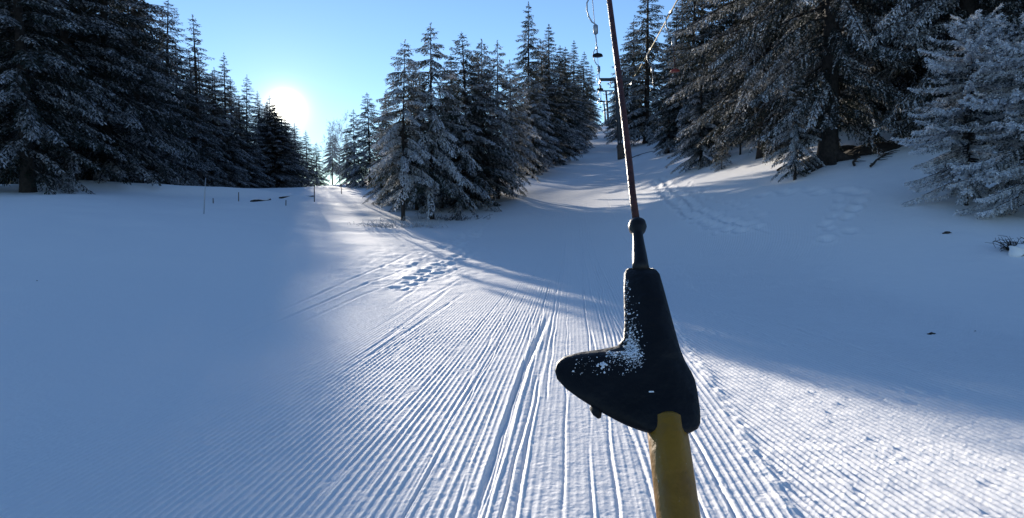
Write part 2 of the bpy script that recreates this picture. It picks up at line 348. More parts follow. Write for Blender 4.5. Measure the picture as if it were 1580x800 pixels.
# ------------------------------------------------------------------ conifers
def conifer(seed, h, Rr, zb, nb, profile, droop, tw=.16, sp=.085, sl=.15, swd=.028, frost=.5, fvar=.35, upturn=.35, trunk_r=None, ragged=.3, bare=0, mat='needles', curl=0., tufts=1, whorl=6, fluff=.16, tilt=.45, side=.9, hz=.12, wmax=.95):
    """one conifer: (trunk mesh with limbs, crown mesh) standing on z=0"""
    rs = np.random.RandomState(seed); wood = []; P0 = []; DD = []; LL = []; FR = []; NN = []
    tr = trunk_r or h*.013+.03
    lean = rs.normal(0, .012*h, 2)
    def axis(z): q = z/h; return np.array([lean[0]*q*q, lean[1]*q*q, z])
    zs = np.linspace(-.4, h, 14); wood.append(tube([axis(z) for z in zs], [tr*(1-.96*max(z, 0)/h)**.9*(1.35 if z <= 0 else 1) for z in zs], 9))
    for i in range(nb):
        t = ((i//whorl)*whorl+rs.normal(0, .45)+whorl*.5)/nb; t = min(max(t, 0), .995); z = zb+(h*.985-zb)*t**.92; ph = profile(t)
        L = Rr*ph*(1-ragged*rs.rand())+.06*(1-t)
        if rs.rand() < .06: L *= .45
        az = i*2.39996+rs.normal(0, .35)
        up = upturn*t**1.5+.05-.22*(1-t)+rs.normal(0, .08); dr = droop*(1-.6*t)*(1+rs.normal(0, .2))
        ca, sa = math.cos(az), math.sin(az)
        def bp(s): return axis(z)+np.array([ca*L*s, sa*L*s, L*(up*s-dr*s*s+curl*s**4)])
        S = np.linspace(0, 1, 5); br = max(.006, .018*L**.7*(h/12)**.3)
        if L > .25: wood.append(tube([bp(s) for s in S], [br*(1-.8*s) for s in S], 4, False))
        ntw = max(2, int(L*(1-.12)/tw)); fb = np.clip(frost+rs.normal(0, fvar*.5), 0, 1)
        start = .12+bare*rs.rand()*(1-t)
        for j in range(ntw+1):
            s = start+(1-start)*(j+rs.rand()*.6)/(ntw+1)*1.0; s = min(s, .99); p = bp(s); tang = bp(min(s+.05, 1.03))-bp(s-.02); tang /= np.linalg.norm(tang)+1e-9
            side0 = np.array([-sa, ca, 0.])
            for sg in (-1, 1):
                if rs.rand() < .06: continue
                tl = (.42*side/.9*L*(1-s)**.8*(s+.25)**.5+.12)*(.7+.6*rs.rand())
                tl = min(tl, wmax*(.8+.3*rs.rand())); tf = rs.normal(0, fvar*.45)
                d = tang*(.75+.3*rs.rand())+side0*sg*(.85+.2*rs.rand())+np.array([0, 0, -hz-.30*dr+rs.normal(0, .1)]); d /= np.linalg.norm(d)
                hang = .25+.5*dr
                n = max(2, int(tl/sp))
                q = (np.arange(n)+rs.rand(n)*.7)/n
                pts = p+d*(q*tl)[:, None]+np.array([0, 0, -1])*(hang*tl*q*q)[:, None]
                dl = d+np.array([0, 0, -1])*(hang*2*q)[:, None]*.8
                for kk in range(tufts):
                    sd2 = np.cross(dl, [0, 0, 1.]); sgn = np.where((np.arange(n)+kk) % 2 == 0, 1, -1)[:, None]
                    dirs = dl+sd2*sgn*(.35+.55*rs.rand(n))[:, None]+rs.normal(0, fluff, (n, 3))
                    P0.append(pts+rs.normal(0, sp*.25, (n, 3))); DD.append(dirs); LL.append(sl*(.7+.6*rs.rand(n))*(1-.25*q))
                    FR.append(np.clip(fb+tf+rs.normal(0, .09, n)-.45*(q-.4)+.5*(s-.45), .0, 1)); NN.append(np.tile(tang, (n, 1)))
        # branch tip
        P0.append(np.array([bp(.96)])); DD.append(np.array([bp(1.0)-bp(.93)])); LL.append(np.array([sl*1.3])); FR.append(np.array([fb])); NN.append(np.array([tang]))
    # leader
    n = 14; q = rs.rand(n)
    P0.append(np.array([axis(h*(.965+.035*v)) for v in q])); a = rs.rand(n)*6.28
    DD.append(np.c_[np.cos(a)*.7, np.sin(a)*.7, np.full(n, .8)]); LL.append(np.full(n, sl*.8)); FR.append(np.full(n, frost)); NN.append(np.zeros((n, 3)))
    P = np.vstack(P0); D = np.vstack(DD); D /= np.linalg.norm(D, axis=1)[:, None]+1e-9; L = np.concatenate(LL)[:, None]; fr = np.concatenate(FR)
    up = np.tile([0, 0, 1.], (len(P), 1))+rs.normal(0, tilt, (len(P), 3)); S = np.cross(D, up); S /= np.linalg.norm(S, axis=1)[:, None]+1e-9
    W = swd*(.7+.6*rs.rand(len(P)))[:, None]
    V = np.stack([P-D*L*.12, P+D*L*.45+S*W, P+D*L, P+D*L*.45-S*W], 1).reshape(-1, 3)
    Fq = np.arange(len(P)*4).reshape(-1, 4)
    crown = mesh('crown', V, Fq, M[mat], False, {'frost': np.repeat(fr, 4)})
    v, f = join(*wood); trunk = mesh('trunk', v, f, M['bark'], True)
    return dict(h=h, trunk=trunk, crown=crown, n=len(P))

def prof_cone(p=.85): return lambda t: (1-t)**(p*.85)*(.72+.28*min(1, t*9))
def prof_round(p=.6): return lambda t: (1-t)**p*(.62+.38*min(1, t*5))
PROTO = {}
PROTO['young'] = conifer(1, 10.2, 3.0, 2.5, 108, prof_cone(.8), .5, sl=.15, swd=.026, sp=.045, frost=.66, fvar=.5, ragged=.3, bare=.05, trunk_r=.12, tw=.062, whorl=4, tilt=.3, side=.5, hz=.45, wmax=.5)
PROTO['young2'] = conifer(2, 11.2, 3.6, 2.1, 112, prof_cone(.9), .58, sl=.16, swd=.028, sp=.048, frost=.56, fvar=.5, ragged=.3, trunk_r=.14, tw=.066, whorl=4, tilt=.3, side=.5, hz=.5, wmax=.55)
PROTO['slim'] = conifer(3, 11.5, 3.1, .6, 135, prof_cone(.8), .5, sl=.16, swd=.028, sp=.05, frost=.4, fvar=.5, ragged=.3, trunk_r=.14, tw=.068, whorl=4, tilt=.3, side=.5, hz=.45, wmax=.55)
PROTO['ragged'] = conifer(13, 11.5, 3.4, .8, 96, prof_round(.7), .55, sl=.17, swd=.03, sp=.05, frost=.55, fvar=.5, ragged=.5, trunk_r=.15, tw=.07, whorl=3, tilt=.35, side=.55, hz=.5, wmax=.6)
PROTO['tall'] = conifer(4, 17, 4.3, .6, 170, prof_cone(.85), .42, tw=.10, sp=.075, sl=.24, swd=.042, frost=.24, fvar=.5, ragged=.25, whorl=5, tilt=.3, side=.55, hz=.4, wmax=.8)
PROTO['tall2'] = conifer(5, 17, 4.0, .5, 155, prof_cone(.95), .4, tw=.10, sp=.075, sl=.24, swd=.042, frost=.32, fvar=.5, ragged=.35, whorl=4, tilt=.3, side=.55, hz=.4, wmax=.8)
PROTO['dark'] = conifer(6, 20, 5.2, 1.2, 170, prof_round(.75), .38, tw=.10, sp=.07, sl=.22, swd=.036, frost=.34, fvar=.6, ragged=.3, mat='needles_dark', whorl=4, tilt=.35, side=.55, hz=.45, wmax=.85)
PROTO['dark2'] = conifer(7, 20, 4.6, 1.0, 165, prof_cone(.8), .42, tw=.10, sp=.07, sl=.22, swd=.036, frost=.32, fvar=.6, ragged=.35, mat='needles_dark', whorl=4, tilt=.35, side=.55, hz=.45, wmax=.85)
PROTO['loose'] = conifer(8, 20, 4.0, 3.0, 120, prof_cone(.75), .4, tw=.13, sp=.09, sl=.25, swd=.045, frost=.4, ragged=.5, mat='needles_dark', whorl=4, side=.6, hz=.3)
PROTO['rime'] = conifer(9, 9.0, 3.9, .7, 170, lambda t: (1-t)**.33*(.7+.3*min(1, t*4)), .4, tw=.065, sp=.035, sl=.10, swd=.022, frost=.92, fvar=.8, ragged=.5, mat='rime', tufts=2, curl=.22, trunk_r=.10, whorl=3, fluff=.7, tilt=.8, side=.4, hz=.2, wmax=.42)
PROTO['old'] = conifer(10, 18, 6.2, 1.5, 205, prof_round(.45), .55, tw=.075, sp=.045, sl=.13, swd=.027, frost=.3, fvar=.85, ragged=.45, mat='rime_old', tufts=1, trunk_r=.42, curl=.15, whorl=3, fluff=.5, tilt=.6, side=.42, hz=.35, wmax=.6)
PROTO['bush'] = conifer(11, 3.0, 1.2, .05, 90, prof_round(.6), .25, tw=.13, sp=.09, sl=.14, swd=.026, frost=.5, ragged=.4, trunk_r=.05)
print('sprays', {k: v['n'] for k, v in PROTO.items()})

def bare_tree(seed, h):
    rs = np.random.RandomState(seed); parts = []; tips = []
    def grow(p, d, L, r, lv):
        n = 5; pts = [p]; q = p; dd = d.copy()
        for i in range(n): dd = dd+rs.normal(0, .09, 3)+np.array([0, 0, .03]); dd /= np.linalg.norm(dd); q = q+dd*L/n; pts.append(q)
        rad = [max(r*(1-.75*i/n), .004) for i in range(n+1)]
        if lv < 2: parts.append(tube(pts, rad, 6 if lv == 0 else 4, False))
        tips.append((pts, rad, lv))
        if lv < 4:
            for k in range([13, 7, 6, 5][lv]):
                i = rs.randint(1 if lv else 2, n+1); a = rs.rand()*6.28
                o = np.cross(pts[i]-pts[i-1], [math.cos(a), math.sin(a), .2]); o /= np.linalg.norm(o)+1e-9
                dn = (pts[i]-pts[i-1]); dn /= np.linalg.norm(dn); nd = dn*.7+o*.7; nd /= np.linalg.norm(nd)
                grow(pts[i], nd, L*rs.uniform(.35, .55), rad[i]*.5, lv+1)
    grow(np.array([0, 0, -.2]), np.array([0, 0, 1.]), h*.95, .09, 0)
    tw = [tube(p[::1], [max(a, .010) for a in r], 3, False) for p, r, lv in tips if lv >= 2]
    v, f = join(*parts); t = mesh('trunk', v, f, M['birch'], True); v, f = join(*tw)
    c = mesh('crown', v, f, M['frost_twig']); return dict(h=h, trunk=t, crown=c, n=len(tw))
PROTO['bare'] = bare_tree(3, 7)

_used = set()
def plant(kind, px, Y, top, label, wid=1.0, rot=None, group=None, name='spruce_tree', cat='tree', X=None, H=None, sink=.1):
    p = PROTO[kind]; x = ((px-HX)/F*(Y*math.cos(PITCH)+.0)) if X is None else X
    z = gz(x, Y); sink = sink if Y < 80 or px > 500 else 1.3; h = H or (at(px, top, Y)[2]-z); s = h/p['h']
    rnd = random.Random(int(px*13+Y*7)+len(_used)); _used.add((px, Y, kind))
    e = link(name, None); e.empty_display_size = .3; e.location = (x, Y, z-sink*s)
    e.rotation_euler = (0, 0, rnd.random()*6.28 if rot is None else rot); e.scale = (s*wid, s*wid, s)
    tag(e, label, cat, group)
    link('trunk', p['trunk'], e); link('crown', p['crown'], e)
    return e

GL, GC, GR = 'spruces of the shaded forest at the left', 'spruces between the two pistes', 'trees of the forest right of the tow lift'
# left forest, front row from the frame edge to the far end
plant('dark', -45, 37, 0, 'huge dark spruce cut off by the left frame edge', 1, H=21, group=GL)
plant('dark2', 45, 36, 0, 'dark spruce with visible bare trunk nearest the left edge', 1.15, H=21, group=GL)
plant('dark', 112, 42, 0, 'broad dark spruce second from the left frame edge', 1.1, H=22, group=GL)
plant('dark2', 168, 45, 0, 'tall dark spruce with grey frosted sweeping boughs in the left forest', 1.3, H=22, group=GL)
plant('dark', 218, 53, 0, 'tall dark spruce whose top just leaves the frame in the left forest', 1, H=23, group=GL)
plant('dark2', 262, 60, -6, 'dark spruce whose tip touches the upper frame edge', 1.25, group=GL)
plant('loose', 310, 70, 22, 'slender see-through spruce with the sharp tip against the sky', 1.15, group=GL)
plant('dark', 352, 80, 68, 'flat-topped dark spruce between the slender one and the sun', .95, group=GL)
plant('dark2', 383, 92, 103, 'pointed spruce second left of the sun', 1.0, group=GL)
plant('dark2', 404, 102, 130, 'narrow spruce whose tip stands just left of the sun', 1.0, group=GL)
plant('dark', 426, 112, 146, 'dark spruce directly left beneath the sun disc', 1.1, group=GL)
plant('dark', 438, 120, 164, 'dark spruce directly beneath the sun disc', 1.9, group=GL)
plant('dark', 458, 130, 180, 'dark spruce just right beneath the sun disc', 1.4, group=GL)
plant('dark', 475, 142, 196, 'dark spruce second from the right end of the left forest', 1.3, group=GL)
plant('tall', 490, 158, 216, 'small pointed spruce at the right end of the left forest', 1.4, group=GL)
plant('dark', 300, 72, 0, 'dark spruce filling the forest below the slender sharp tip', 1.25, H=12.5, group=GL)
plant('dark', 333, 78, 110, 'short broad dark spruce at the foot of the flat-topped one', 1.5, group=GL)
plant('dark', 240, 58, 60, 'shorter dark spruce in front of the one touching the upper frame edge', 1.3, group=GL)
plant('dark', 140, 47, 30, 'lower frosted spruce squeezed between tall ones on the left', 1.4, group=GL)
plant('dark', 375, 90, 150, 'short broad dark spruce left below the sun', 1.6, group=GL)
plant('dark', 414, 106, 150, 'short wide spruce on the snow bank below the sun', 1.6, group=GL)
rsn = random.Random(4)
for k in range(26):
    px = -80+k*21+rsn.uniform(-8, 8); t = max(0, (px-150)/340); Y0 = 50+t**1.3*105
    env = np.interp(px, [-100, 215, 262, 310, 355, 385, 420, 440, 470, 500], [-90, -60, 30, 60, 100, 125, 148, 168, 205, 235])
    plant('dark' if k % 2 else 'dark2', px, Y0+rsn.uniform(8, 20), env+rsn.uniform(0, 25),
          'dark spruce in the second row inside the shaded left forest', 1.35, group='second row of the shaded left forest')
for px, Y, top, wd_ in ((419, 100, 138, 1.6), (428, 101, 148, 1.7), (436, 103, 160, 1.8), (445, 106, 176, 2.0)):  # extra close-set spruces added to keep the sun off the left snow
    plant('dark', px, Y, top, 'dark spruce in the added clump touching the lower left of the sun disc', wd_, group='added clump of spruces below the sun')
for i, (px, Y, top, lb) in enumerate(((108, 36, 262, 'small snowy fir at the left forest foot beside the bare trunk'), (205, 47, 262, 'small dark fir at the foot of the left forest'),
                      (246, 54, 268, 'low snow-dusted fir right of the others at the left forest foot'), (300, 56, 262, 'low dark fir behind the marker pole'),
                      (338, 52, 270, 'rounded dark young fir on the snow bank right of the marker pole'))):
    plant('bush', px, Y, top, lb, 1.2, name='young_fir', cat='young tree', group='young firs along the left forest foot')
# the gap
plant('bare', 526, 112, 212, 'bare frosted birch in the bright gap right of the sun', .9, name='birch_tree')
plant('young', 514, 118, 205, 'small sparse spruce in the bright gap right of the sun', 1.1, group=GC)
plant('young2', 536, 88, 212, 'small spruce between the gap and the frosted group', 1.1, group=GC)
plant('slim', 598, 47, 160, 'spruce half hidden behind the left side of the nearest young spruce', 1.05, group=GC)
plant('slim', 643, 43, 105, 'spruce between and just behind the two nearest young spruces', 1.2, group=GC)
plant('ragged', 548, 80, 168, 'dark spruce at the left end of the centre group', 1.2, group=GC)
plant('slim', 572, 74, 142, 'pointed spruce left behind the two young spruces', 1.3, group=GC)
plant('tall2', 597, 70, 138, 'dark spruce showing between the pointed one and the leftmost young spruce', 1.2, group=GC)
# centre
plant('young', 622, 36, 62, 'frosted young spruce with bare lower trunk, nearest the lit snow', 1.0, rot=.6, group=GC, sink=0)
plant('young2', 666, 37.5, 36, 'frosted spruce right of the nearest young one, with drooping boughs', 1.12, rot=2.0, group=GC, sink=0)
plant('slim', 722, 43, 48, 'frosted dark spruce third from the left in the centre group', 1.4, group=GC)
plant('young2', 745, 46, 58, 'dark spruce with bushy top behind the third spruce of the centre', 1.15, group=GC)
plant('ragged', 768, 47.5, 60, 'spruce with a thick round dark crown tip in the centre group', 1.0, group=GC)
plant('slim', 1080, 36, 70, 'blue-grey shaded spruce left of the small dark green one', 1.2, group=GR)
plant('young2', 1172, 31, 90, 'frosted spruce right of the small dark green one on the bank', 1.0, group=GR)
plant('young2', 1215, 29, 60, 'frosted spruce left behind the thick old trunk', 1.0, group=GR)
plant('young', 790, 50, 92, 'pale frosted spruce in front of the tallest centre spruce', 1.1, group=GC)
plant('young', 822, 60, 118, 'short pale frosted spruce beside the tow track in the centre', 1.2, group=GC)
plant('tall', 815, 64, 2, 'tallest pointed spruce of the centre group', .85, group=GC)
plant('tall2', 846, 72, 38, 'tall spruce right of the tallest centre spruce', 1.3, group=GC)
plant('tall', 862, 80, 70, 'spruce in the notch between two taller ones at the track edge', 1.35, group=GC)
plant('tall2', 884, 90, 63, 'pointed spruce third from the top of the track on its left', 1.15, group=GC)
plant('tall', 899, 104, 80, 'spruce second from the top of the track on its left', 1.1, group=GC)
plant('tall2', 910, 122, 100, 'last spruce at the top of the track on its left', 1.1, group=GC)
for k, (px, Y, top) in enumerate(((700, 50, 130), (610, 56, 205), (835, 84, 80), (870, 95, 95), (890, 112, 105), (655, 62, 130), (905, 140, 128), (698, 47, 84), (742, 50, 84), (870, 86, 72), (838, 70, 58), (640, 50, 160))):
    plant('tall' if k % 2 else 'slim', px, Y, top, 'dark spruce inside the centre group behind its front trees', 1.3, group='inner spruces of the centre group')
# right of the lift
plant('tall', 951, 150, 128, 'far small spruce at the top of the track on its right', 1.1, group=GR)
plant('tall2', 960, 118, 85, 'pointed spruce behind the lift tower on the right', 1.3, group=GR)
plant('tall', 975, 96, 30, 'tall spruce with sunlit left edge right of the lift tower', 1.4, group=GR)
plant('tall2', 996, 76, -50, 'tall spruce with warm sunlit boughs reaching the upper frame edge', 1.3, group=GR)
plant('tall', 1040, 64, 10, 'blue-grey spruce behind the yellow cable', 1.2, group=GR)
plant('tall2', 1030, 54, 120, 'lower blue-grey spruce at the right edge of the tow track', 1.2, group=GR)
plant('tall', 1065, 52, -60, 'tall blue-grey spruce right of the hanging red plate', 1.1, group=GR)
plant('slim', 1105, 40, 40, 'shaded spruce at the foot of the right bank', 1.2, group=GR)
plant('young', 1140, 34, 120, 'small dark green spruce low on the right bank', 1.1, group=GR)
plant('bush', 1112, 31.5, 205, 'little frosted fir on the snow below the right spruces', 1.0, group=GR, name='young_fir', cat='young tree')
plant('tall', 1130, 44, -120, 'tall spruce behind the small dark green one on the right', 1.2, group=GR)
plant('old', 1180, 30, 0, 'large old spruce with frost-laden boughs left of the dark rooted trunk', .95, H=17, group=GR)
plant('old', 1275, 22.5, 0, 'old spruce with thick dark trunk and exposed roots on the right bank', .85, H=16, rot=1.0, group=GR, sink=0)
plant('ragged', 1225, 22, 95, 'frosted spruce standing left in front of the thick old trunk', 1.0, group=GR)
plant('old', 1390, 27, 0, 'old spruce in deep shade behind the rimed tree', .9, H=18, rot=4.0, group=GR)
plant('old', 1480, 21, 0, 'old spruce with yellow sunlit boughs at the upper right', .85, H=17, rot=2.4, group=GR)
plant('rime', 1490, 15.6, 25, 'pale blue rimed fir overhanging the snow, left one of the pair at the right edge', 1.0, rot=.3, group=GR, name='fir_tree', sink=0)
plant('rime', 1588, 14.2, 10, 'rimed fir cut off by the right frame edge', .95, rot=2.3, group=GR, name='fir_tree')
for k, (px, Y) in enumerate(((1160, 42), (1230, 34), (1300, 36), (1350, 33), (1440, 32), (1520, 28), (1600, 26), (1210, 50), (1330, 46), (1460, 42), (1080, 66), (1650, 22), (1050, 84), (1300, 29), (1365, 31), (1240, 30), (1180, 37))):
    plant('dark' if k % 2 else 'dark2', px, Y, 0, 'dark spruce deep in the right forest behind the frosted front trees', 1.2, H=17+k % 3, group='inner trees of the right forest')

# ------------------------------------------------------------------ lift
towerH = 8.0
def tower(px, py_arm, Y, label, lean=-.07, foot=False):
    top = at(px, py_arm, Y); bx = top[0]+.62; bz = gz(bx, Y)
    e = link('lift_tower', None); e.location = (bx, Y, bz); tag(e, label, 'lift tower', 'towers of the tow lift')
    dx = top[0]-bx; dz = top[2]-bz
    v, f = tube([(0, 0, -.5), (dx*.5, 0, dz*.5), (dx, 0, dz)], [.26, .22, .17], 12); link('post', mesh('post', v, f, M['steel'], True), e)
    v, f = join(tube([(0, 0, -.2), (dx*.18, 0, dz*.18)], [.36, .34], 12)); link('foot_sleeve', mesh('foot_sleeve', v, f, M['wood'], True), e)
    if foot:
        v, f = box((dx*.2, -.2, dz*.215), (.34, .03, .22)); link('number_plate', mesh('number_plate', v, f, M['white']), e)
    v, f = join(box((dx, 0, dz+.05), (3.1, .22, .26)), box((dx-.5, 0, dz-.32), (.06, .06, .8)), box((dx+.5, 0, dz-.32), (.06, .06, .8)), box((dx, -.1, dz-.72), (1.2, .05, .06)))
    link('crossarm', mesh('crossarm', v, f, M['steel']), e)
    for sx in (-1.5, 1.5):
        parts = [box((dx+sx, 0, dz-.12), (.08, .9, .12))]
        for yy in (-.38, -.13, .13, .38):
            parts.append(tube([(dx+sx-.05, yy, dz-.2), (dx+sx+.05, yy, dz-.2)], [.17, .17], 12))
        v, f = join(*parts); link('sheave_assembly', mesh('sheave_assembly', v, f, M['steel']), e)
    return np.array([top[0], Y, top[2]])
T1 = tower(950, 124, 64, 'nearest lift tower with dark leaning post partly behind the tow bar', foot=True)
T2 = tower(935, 141, 135, 'second lift tower further up the track, thin against the sky')
T3 = tower(931.5, 157, 172, 'farthest lift tower on the crest of the track')
def rope_pt(side, Y):
    A = np.array([T1[0]+side*1.5, 64, T1[2]-.08]); B = np.array([(-.45 if side < 0 else 2.55), 0, 6.5])
    if Y <= 64:
        t = Y/64; p = B+(A-B)*t; p[2] -= .5*4*t*(1-t)*(0 if Y < 0 else 1)*.5; return p
    if Y <= 135: B2 = np.array([T2[0]+side*1.5, 135, T2[2]-.08]); t = (Y-64)/71; p = A+(B2-A)*t; p[2] -= 1.0*4*t*(1-t)*.5; return p
    A2 = np.array([T2[0]+side*1.5, 135, T2[2]-.08]); B3 = np.array([T3[0]+side*1.5, 172, T3[2]-.08]); t = (Y-135)/37; return A2+(B3-A2)*t
for side, lb in ((-1, 'thin dark haul cable rising to the lift towers, left side'), (1, 'pale yellow sunlit haul cable crossing the right forest')):
    pts = [rope_pt(side, y) for y in (-25, -8, 0, 8, 16, 24, 34, 44, 54, 64, 80, 100, 118, 135, 172)]
    v, f = tube(pts, [.027 if side > 0 else .014]*len(pts), 6); tag(link('haul_cable', mesh('haul_cable', v, f, M['sunlit_cable'] if side > 0 else M['steel'], True)), lb, 'cable', 'haul cables of the tow lift')  # right cable drawn thicker and yellow for sunlit glare, left one dark steel

def hanger(side, Y, label, length=2.25, red=False):
    p = rope_pt(side, Y); e = link('tow_hanger', None); e.location = tuple(p); tag(e, label, 'tow bar', 'empty tow hangers on the cables')
    def L(n, vf, m, sm=True): return link(n, mesh(n, vf[0], vf[1], M[m], sm), e)
    L('cable_clamp', join(box((0, 0, 0), (.09, .3, .10))), 'steel', False)
    hk = [(0, 0, -.04), (-.05, 0, -.12), (-.30*-side*-1 if side < 0 else .3, 0, -.30)]
    s = -1
    hk = [(0, 0, -.04), (s*.10, 0, -.08), (s*.18, 0, -.24), (s*.17, 0, -.52), (s*.10, 0, -.72), (0, 0, -.88), (.10, 0, -.94), (.12, 0, -1.0)]
    L('hook_arm', tube(hk, [.026]*len(hk), 8), 'galv')
    L('spring_box', tube([(.12, 0, -.96), (.12, 0, -1.0), (.13, 0, -1.26), (.13, 0, -1.30)], [.04, .085, .085, .04], 12), 'galv')
    L('rod', tube([(.13, 0, -1.30), (.20, 0, -length)], [.02, .02], 8), 'rust' if red else 'galv')
    L('platter', tube([(.20, 0, -length+.09), (.20, 0, -length+.05), (.20, 0, -length-.02), (.20, 0, -length-.04)], [.05, .16, .19, .12], 18), 'redplate' if red else 'rubber')
hanger(-1, 23.4, 'nearest empty hanger with dark platter against the sky', length=2.02)
hanger(-1, 37.5, 'second empty hanger with curved hook against the sky')
hanger(-1, 54, 'third empty hanger, small, just left of the nearest lift tower')
hanger(1, 26.5, 'empty hanger with red platter in front of the right forest', red=True)
hanger(1, 38, 'pale empty hanger with curved hook in front of the right forest')
hanger(-1, 90, 'tiny far hanger between the two lift towers')

# ------------------------------------------------------------------ the tow bar in the foreground
def dep(py): return 1/(1.667-.00101*(800-py))
def bp_(px, py, off=0): d = dep(py); r = ray(px, py); return r*d/1.0+np.array([0, 0, EYE])   # d = depth along the optical axis
bar = link('tow_bar', None); bar.location = tuple(bp_(1038, 730))
tag(bar, 'tow bar with black rubber boot, yellow tube and red-brown rod, close to the camera', 'tow bar')
b0 = bp_(1038, 730)
def B(n, vf, m, sm=True, par=None):
    v = np.array(vf[0])-b0; return link(n, mesh(n, v, vf[1], M[m], sm), par or bar)
def pxr(wpx, py): return wpx/2*dep(py)/F
path = [bp_(1076, 1010), bp_(1062, 900), bp_(1047, 800), bp_(1037, 720), bp_(1028, 652), bp_(1027, 647)]
B('yellow_tube', tube(path, [.0195]*5+[.017], 32), 'yellow')
rp = [bp_(983, 350), bp_(976, 300), bp_(968.5, 230), bp_(961, 165), bp_(940, 0)]
dirr = rp[-1]-rp[-2]
gripY = 5.0; gp = rope_pt(-1, gripY)
rp += [bp_(940, 0)+dirr*2.0, gp+np.array([0, -.3, -1.9])]
B('rod', tube(rp, [.0046]*len(rp), 16), 'rust')
B('spring_box', tube([gp+np.array([0, -.3, -1.95]), gp+np.array([0, -.1, -1.2])], [.1, .1], 16), 'galv')
B('hook_arm', tube([gp+np.array([0, -.1, -1.2]), gp+np.array([-.2, -.05, -.7]), gp+np.array([-.2, 0, -.2]), gp], [.03]*4, 10), 'galv')
# neck with its bead
nk = [(983.5, 340, 9), (983.5, 341, 17), (983.5, 344, 25), (983.5, 350, 28.5), (983.5, 356, 25), (984, 360, 18), (984, 363, 16), (985, 375, 18), (986.5, 392, 22), (988, 408, 25), (989, 420, 27)]
B('rubber_neck', tube([bp_(x, y) for x, y, _ in nk], [pxr(wd, y) for _, y, wd in nk], 28), 'rubber_neck')
# the rubber boot: upright sleeve with a wing to the left, one swept body from stacked rounded sections
sec = [  # (py, left px, right px, thickness px)
    (414, 971, 1007, 20), (416, 966, 1012, 38), (421, 963, 1017, 48), (440, 962, 1022, 54), (470, 962.5, 1030, 58), (500, 964, 1038, 61), (525, 962, 1045, 64), (536, 955, 1048, 66),
    (541, 925, 1050, 66), (545, 890, 1052, 66), (551, 868, 1054, 67), (560, 858, 1058, 68), (572, 855, 1066, 70), (585, 858, 1072, 72),
    (600, 872, 1075, 73), (614, 892, 1077, 74), (628, 914, 1079, 75), (640, 934, 1079.5, 75), (650, 953, 1079.5, 74), (657, 968, 1077, 68), (663, 984, 1068, 56), (666.5, 994, 1056, 30)]
V = []; Fc = []; NB = 64
for i, (py, l, r_, th) in enumerate(sec):
    d = dep(py); cw = (l+r_)/2; hw = (r_-l)/2
    # sleeve axis at the right end of a stretched section: thick round right part, wing thins to the left
    for k in range(NB):
        a = 2*math.pi*k/NB; ca, sa = math.cos(a), math.sin(a)
        ex = math.copysign(abs(ca)**.8, ca); x = cw+hw*ex
        ht = th/2
        wing = max(0, min(1, (r_-th*.62-x)/max(1, (r_-l)-th*.62)))
        tk = ht*(1-.48*wing)*math.copysign(abs(sa)**.85, sa)
        p = bp_(x, py); nrm = np.array([0, -math.sin(R_(48)), 0])+np.array([0, 0, -math.cos(R_(48))])*0
        V.append(p+np.array([0, 1, .0])*tk*d/F)
for i in range(len(sec)-1):
    for k in range(NB):
        Fc.append((i*NB+k, i*NB+(k+1) % NB, (i+1)*NB+(k+1) % NB, (i+1)*NB+k))
Fc.append(tuple(range(NB))); Fc.append(tuple((len(sec)-1)*NB+k for k in range(NB))[::-1])
boot = B('rubber_boot', (V, Fc), 'rubber')
sm_ = boot.modifiers.new('s', 'SMOOTH'); sm_.factor = .5; sm_.iterations = 2
# little moulding nub under the wing
B('moulding_nub', tube([bp_(918, 628), bp_(922, 638), bp_(925, 645)], [.006, .005, .002], 10), 'rubber', par=boot)
# snow crumbs stuck on the boot: clustered in the crook between sleeve and wing
rs = np.random.RandomState(8); parts = []
def crumb(c, r, seed):
    q = np.random.RandomState(seed); V = []; Fc = []; nu, nv = 6, 4
    V.append(c+np.array([0, 0, r]))
    for i in range(1, nv):
        for k in range(nu):
            t = math.pi*i/nv; a = 6.283*k/nu; rr = r*q.uniform(.65, 1.2)
            V.append(c+rr*np.array([math.sin(t)*math.cos(a), .6*math.sin(t)*math.sin(a), math.cos(t)]))
    V.append(c-np.array([0, 0, r]))
    for k in range(nu): Fc.append((0, 1+k, 1+(k+1) % nu))
    for i in range(nv-2):
        for k in range(nu): Fc.append((1+i*nu+k, 1+(i+1)*nu+k, 1+(i+1)*nu+(k+1) % nu, 1+i*nu+(k+1) % nu))
    b = 1+(nv-2)*nu
    for k in range(nu): Fc.append((b+k, len(V)-1, b+(k+1) % nu))
    return V, Fc
from mathutils.bvhtree import BVHTree
bpy.context.view_layer.update()
dg = bpy.context.evaluated_depsgraph_get(); bvh = BVHTree.FromObject(boot, dg)
def stick(px, py, r, seed):
    o = Vector((0, 0, EYE))-Vector(b0.tolist()); d = Vector(ray(px, py).tolist()).normalized()
    h = bvh.ray_cast(o, d)
    if h[0] is None: return
    parts.append(crumb(np.array(h[0])+b0, r, seed))
for i in range(1500):
    u = rs.rand()
    if u < .30: px, py = 972+rs.normal(0, 5)+rs.exponential(3), 540-rs.exponential(16)+rs.normal(0, 5)
    elif u < .62: px, py = 978+rs.normal(0, 7), 548+rs.normal(0, 9)
    elif u < .82: px, py = 935+rs.rand()*45, 543+rs.exponential(4)
    elif u < .92: px, py = 966+rs.normal(0, 2.5), 430+rs.rand()*70
    else: px, py = 880+rs.rand()*90, 550+rs.rand()*30
    stick(px, py, rs.exponential(.00024)+.0002, i)
for i in range(16): stick(931+rs.normal(0, 4.5), 563+rs.normal(0, 3), .0015, 900+i)
for i in range(5): stick(1002+i*1.5, 605, .001, 950+i)
